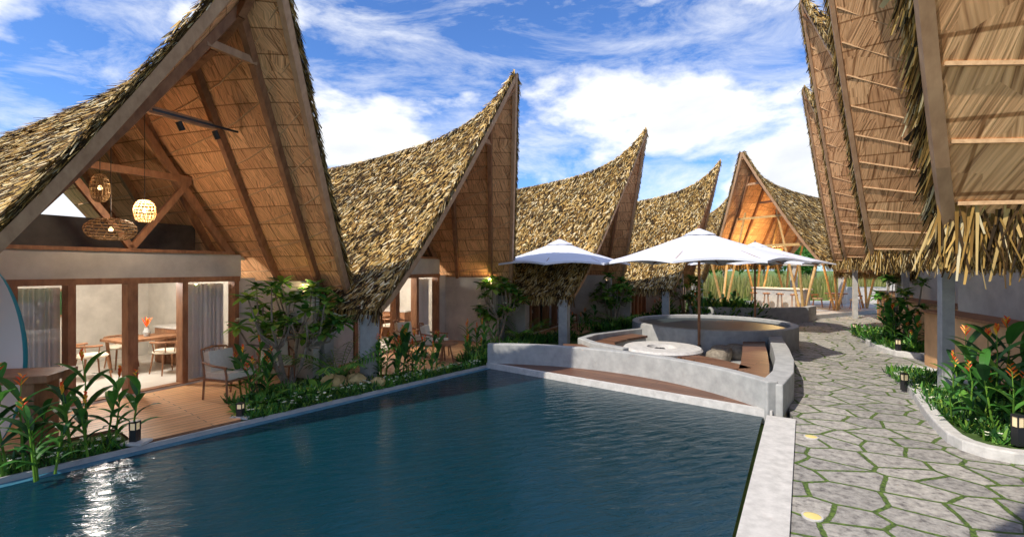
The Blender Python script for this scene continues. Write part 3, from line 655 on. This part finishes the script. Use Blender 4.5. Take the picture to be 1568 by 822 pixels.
vs=[];n=18;K=12;H_=2.15
for i in range(n+1):
    t=i/n; w=.34*math.sin(math.pi*min(1,t*.93+.035))**.6
    for k in range(K):
        a=2*math.pi*k/K; vs.append((w*math.cos(a),.035*math.sin(a)*(w/.34),t*H_))
m.add(vs,[(i*K+j,i*K+(j+1)%K,(i+1)*K+(j+1)%K,(i+1)*K+j) for i in range(n) for j in range(K) if j not in(0,5,6,11)],'board')
m.add(vs,[(i*K+j,i*K+(j+1)%K,(i+1)*K+(j+1)%K,(i+1)*K+j) for i in range(n) for j in (0,5,6,11)],'teal')
o=m.obj('surfboard',smooth=True); o.location=(-6.55,6.1,.03); o.rotation_euler=(-.05,-.03,.7)
# ---------------------------------------------------------------- pavilion forecourt wall, far elements
m=MB(); m.wall([(7.6,20.6),(8.3,19.8),(10.2,19.5),(12.1,19.9),(12.9,20.7)],.25,-.1,.62,'conc'); m.obj('low_garden_wall',bev=.02)
ground_cover('flower_border',[(8.0,20.6),(8.6,20.2),(10.2,19.9)],.4,300,.5,.8)
for x,y,h in((8.6,20.6,1.3),(9.2,20.3,1.4),(8.0,21.2,1.3)): heliconia(x,y,h,5,.3)
m=MB()
for x in(17.5,20.5,23.5): m.box((x,30,1.2),(.3,.3,2.4),'plaster')
m.box((20.5,30,2.5),(8,.5,.25),'plaster'); m.box((22.8,31,.5),(2.2,.8,1.0),'coping'); m.obj('entrance_pergola')
n=12000; P=np.stack([rng.uniform(5,75,n),rng.uniform(36,58,n),np.full(n,-.15)],1); a=rng.uniform(0,6.28,n)
V=blades(P,np.stack([np.cos(a)*.2,np.sin(a)*.2,np.ones(n)],1),np.stack([-np.sin(a),np.cos(a),np.zeros(n)],1),rng.uniform(.9,1.9,n),rng.uniform(.06,.16,n),.2)
M['drygrass']=island('tall_grass',[(0,(.12,.16,.03)),(.5,(.28,.28,.08)),(1,(.42,.36,.15))],.9,.3,.3,.3)
o=bpy.data.objects.new('tall_grass',quadmesh('tall_grass',V,['drygrass'])); sc.collection.objects.link(o)
Q=[]; tr=MB()
for i in range(60):
    x=rng.uniform(-90,140); y=rng.uniform(62,95); h=rng.uniform(4,8.0); 
    tr.tube([(x,y,-.2),(x+.2,y,h*.6)],[.25,.12],'bark',6)
    for c in range(9):
        cc=np.array([x+rng.normal(0,h*.28),y+rng.normal(0,h*.25),h*rng.uniform(.3,.9)]); n=120; d=rng.normal(0,1,(n,3)); d/=np.linalg.norm(d,axis=1,keepdims=True)
        P=cc+d*h*rng.uniform(.1,.2,(n,1)); D=rng.normal(0,1,(n,3)); W=np.cross(D,rng.normal(0,1,(n,3))); Q.append(blades(P,D,W,rng.uniform(.3,.7,n),rng.uniform(.2,.45,n),.4))
me=quadmesh('foliage',np.concatenate(Q),['leaf']); te=empty('distant_trees'); inst(me,'foliage',te); tr.obj('trunks',te)
# ---------------------------------------------------------------- sky + sun
w=bpy.data.worlds.new('World'); sc.world=w; w.use_nodes=True; nt=w.node_tree; bg=nt.nodes['Background']
sd=Vector((-.78,-.63,0)).normalized(); el=math.radians(46)
sky=nt.nodes.new('ShaderNodeTexSky'); sky.sky_type='NISHITA'; sky.sun_disc=False; sky.sun_elevation=el; sky.sun_rotation=math.atan2(sd.x,sd.y)%(2*math.pi); sky.ozone_density=2.5; sky.dust_density=.3; sky.air_density=1.0
tc=nt.nodes.new('ShaderNodeTexCoord'); mp=nt.nodes.new('ShaderNodeMapping'); mp.inputs['Scale'].default_value=(1,1,2.1); mp.inputs['Location'].default_value=(.3,.15,0); L(nt,tc.outputs['Generated'],mp.inputs[0])
n1=N(nt,'ShaderNodeTexNoise',Scale=3.0,Detail=8,Roughness=.56,Distortion=.15); L(nt,mp.outputs[0],n1.inputs['Vector'])
dp=nt.nodes.new('ShaderNodeVectorMath'); dp.operation='DOT_PRODUCT'; L(nt,tc.outputs['Generated'],dp.inputs[0]); dp.inputs[1].default_value=Vector((.60,.80,.26)).normalized()
mr=nt.nodes.new('ShaderNodeMapRange'); mr.inputs['From Min'].default_value=.93; mr.inputs['From Max'].default_value=1.0; mr.inputs['To Max'].default_value=.14; L(nt,dp.outputs['Value'],mr.inputs['Value'])
ad=nt.nodes.new('ShaderNodeMath'); ad.operation='ADD'; L(nt,n1.outputs['Fac'],ad.inputs[0]); L(nt,mr.outputs[0],ad.inputs[1])
r1=ramp(nt,[(.515,(0,0,0)),(.615,(1,1,1))]); L(nt,ad.outputs[0],r1.inputs[0])
mp2=nt.nodes.new('ShaderNodeMapping'); mp2.inputs['Scale'].default_value=(1.2,3.2,5); mp2.inputs['Rotation'].default_value=(.2,.3,.5); L(nt,tc.outputs['Generated'],mp2.inputs[0])
n2=N(nt,'ShaderNodeTexNoise',Scale=2.6,Detail=8,Roughness=.66,Distortion=.5); L(nt,mp2.outputs[0],n2.inputs['Vector'])
r2=ramp(nt,[(.45,(0,0,0)),(.74,(.75,.75,.75))]); L(nt,n2.outputs['Fac'],r2.inputs[0])
mx=nt.nodes.new('ShaderNodeMath'); mx.operation='MAXIMUM'; L(nt,r1.outputs[0],mx.inputs[0]); L(nt,r2.outputs[0],mx.inputs[1])
tint=mixc(nt,1.0,sky.outputs[0],(.62,.92,1.38),'MULTIPLY')
# cloud body: bright tops, slightly grey-blue thick parts
shade=ramp(nt,[(.58,(7.9,8.0,8.1)),(.78,(5.6,5.9,6.5))]); L(nt,ad.outputs[0],shade.inputs[0])
L(nt,mixc(nt,mx.outputs[0],tint,shade.outputs[0]),bg.inputs['Color']); bg.inputs['Strength'].default_value=.15
s=bpy.data.lights.new('sun','SUN'); s.energy=5.0; s.angle=math.radians(.6); s.color=(1,.93,.82); so=bpy.data.objects.new('sun',s); sc.collection.objects.link(so)
to=Vector((sd.x*math.cos(el),sd.y*math.cos(el),math.sin(el))); so.rotation_euler=to.to_track_quat('Z','Y').to_euler()
# ---------------------------------------------------------------- camera
cam=bpy.data.cameras.new('camera'); cam.sensor_width=36; cam.lens=36*740/1568; cam.clip_end=1500; cam.clip_start=.05
co=bpy.data.objects.new('camera',cam); sc.collection.objects.link(co); co.location=(0,0,2.2); co.rotation_euler=(math.radians(90),0,0); sc.camera=co
sc.view_settings.view_transform='Standard'; sc.view_settings.look='None'; sc.view_settings.exposure=0
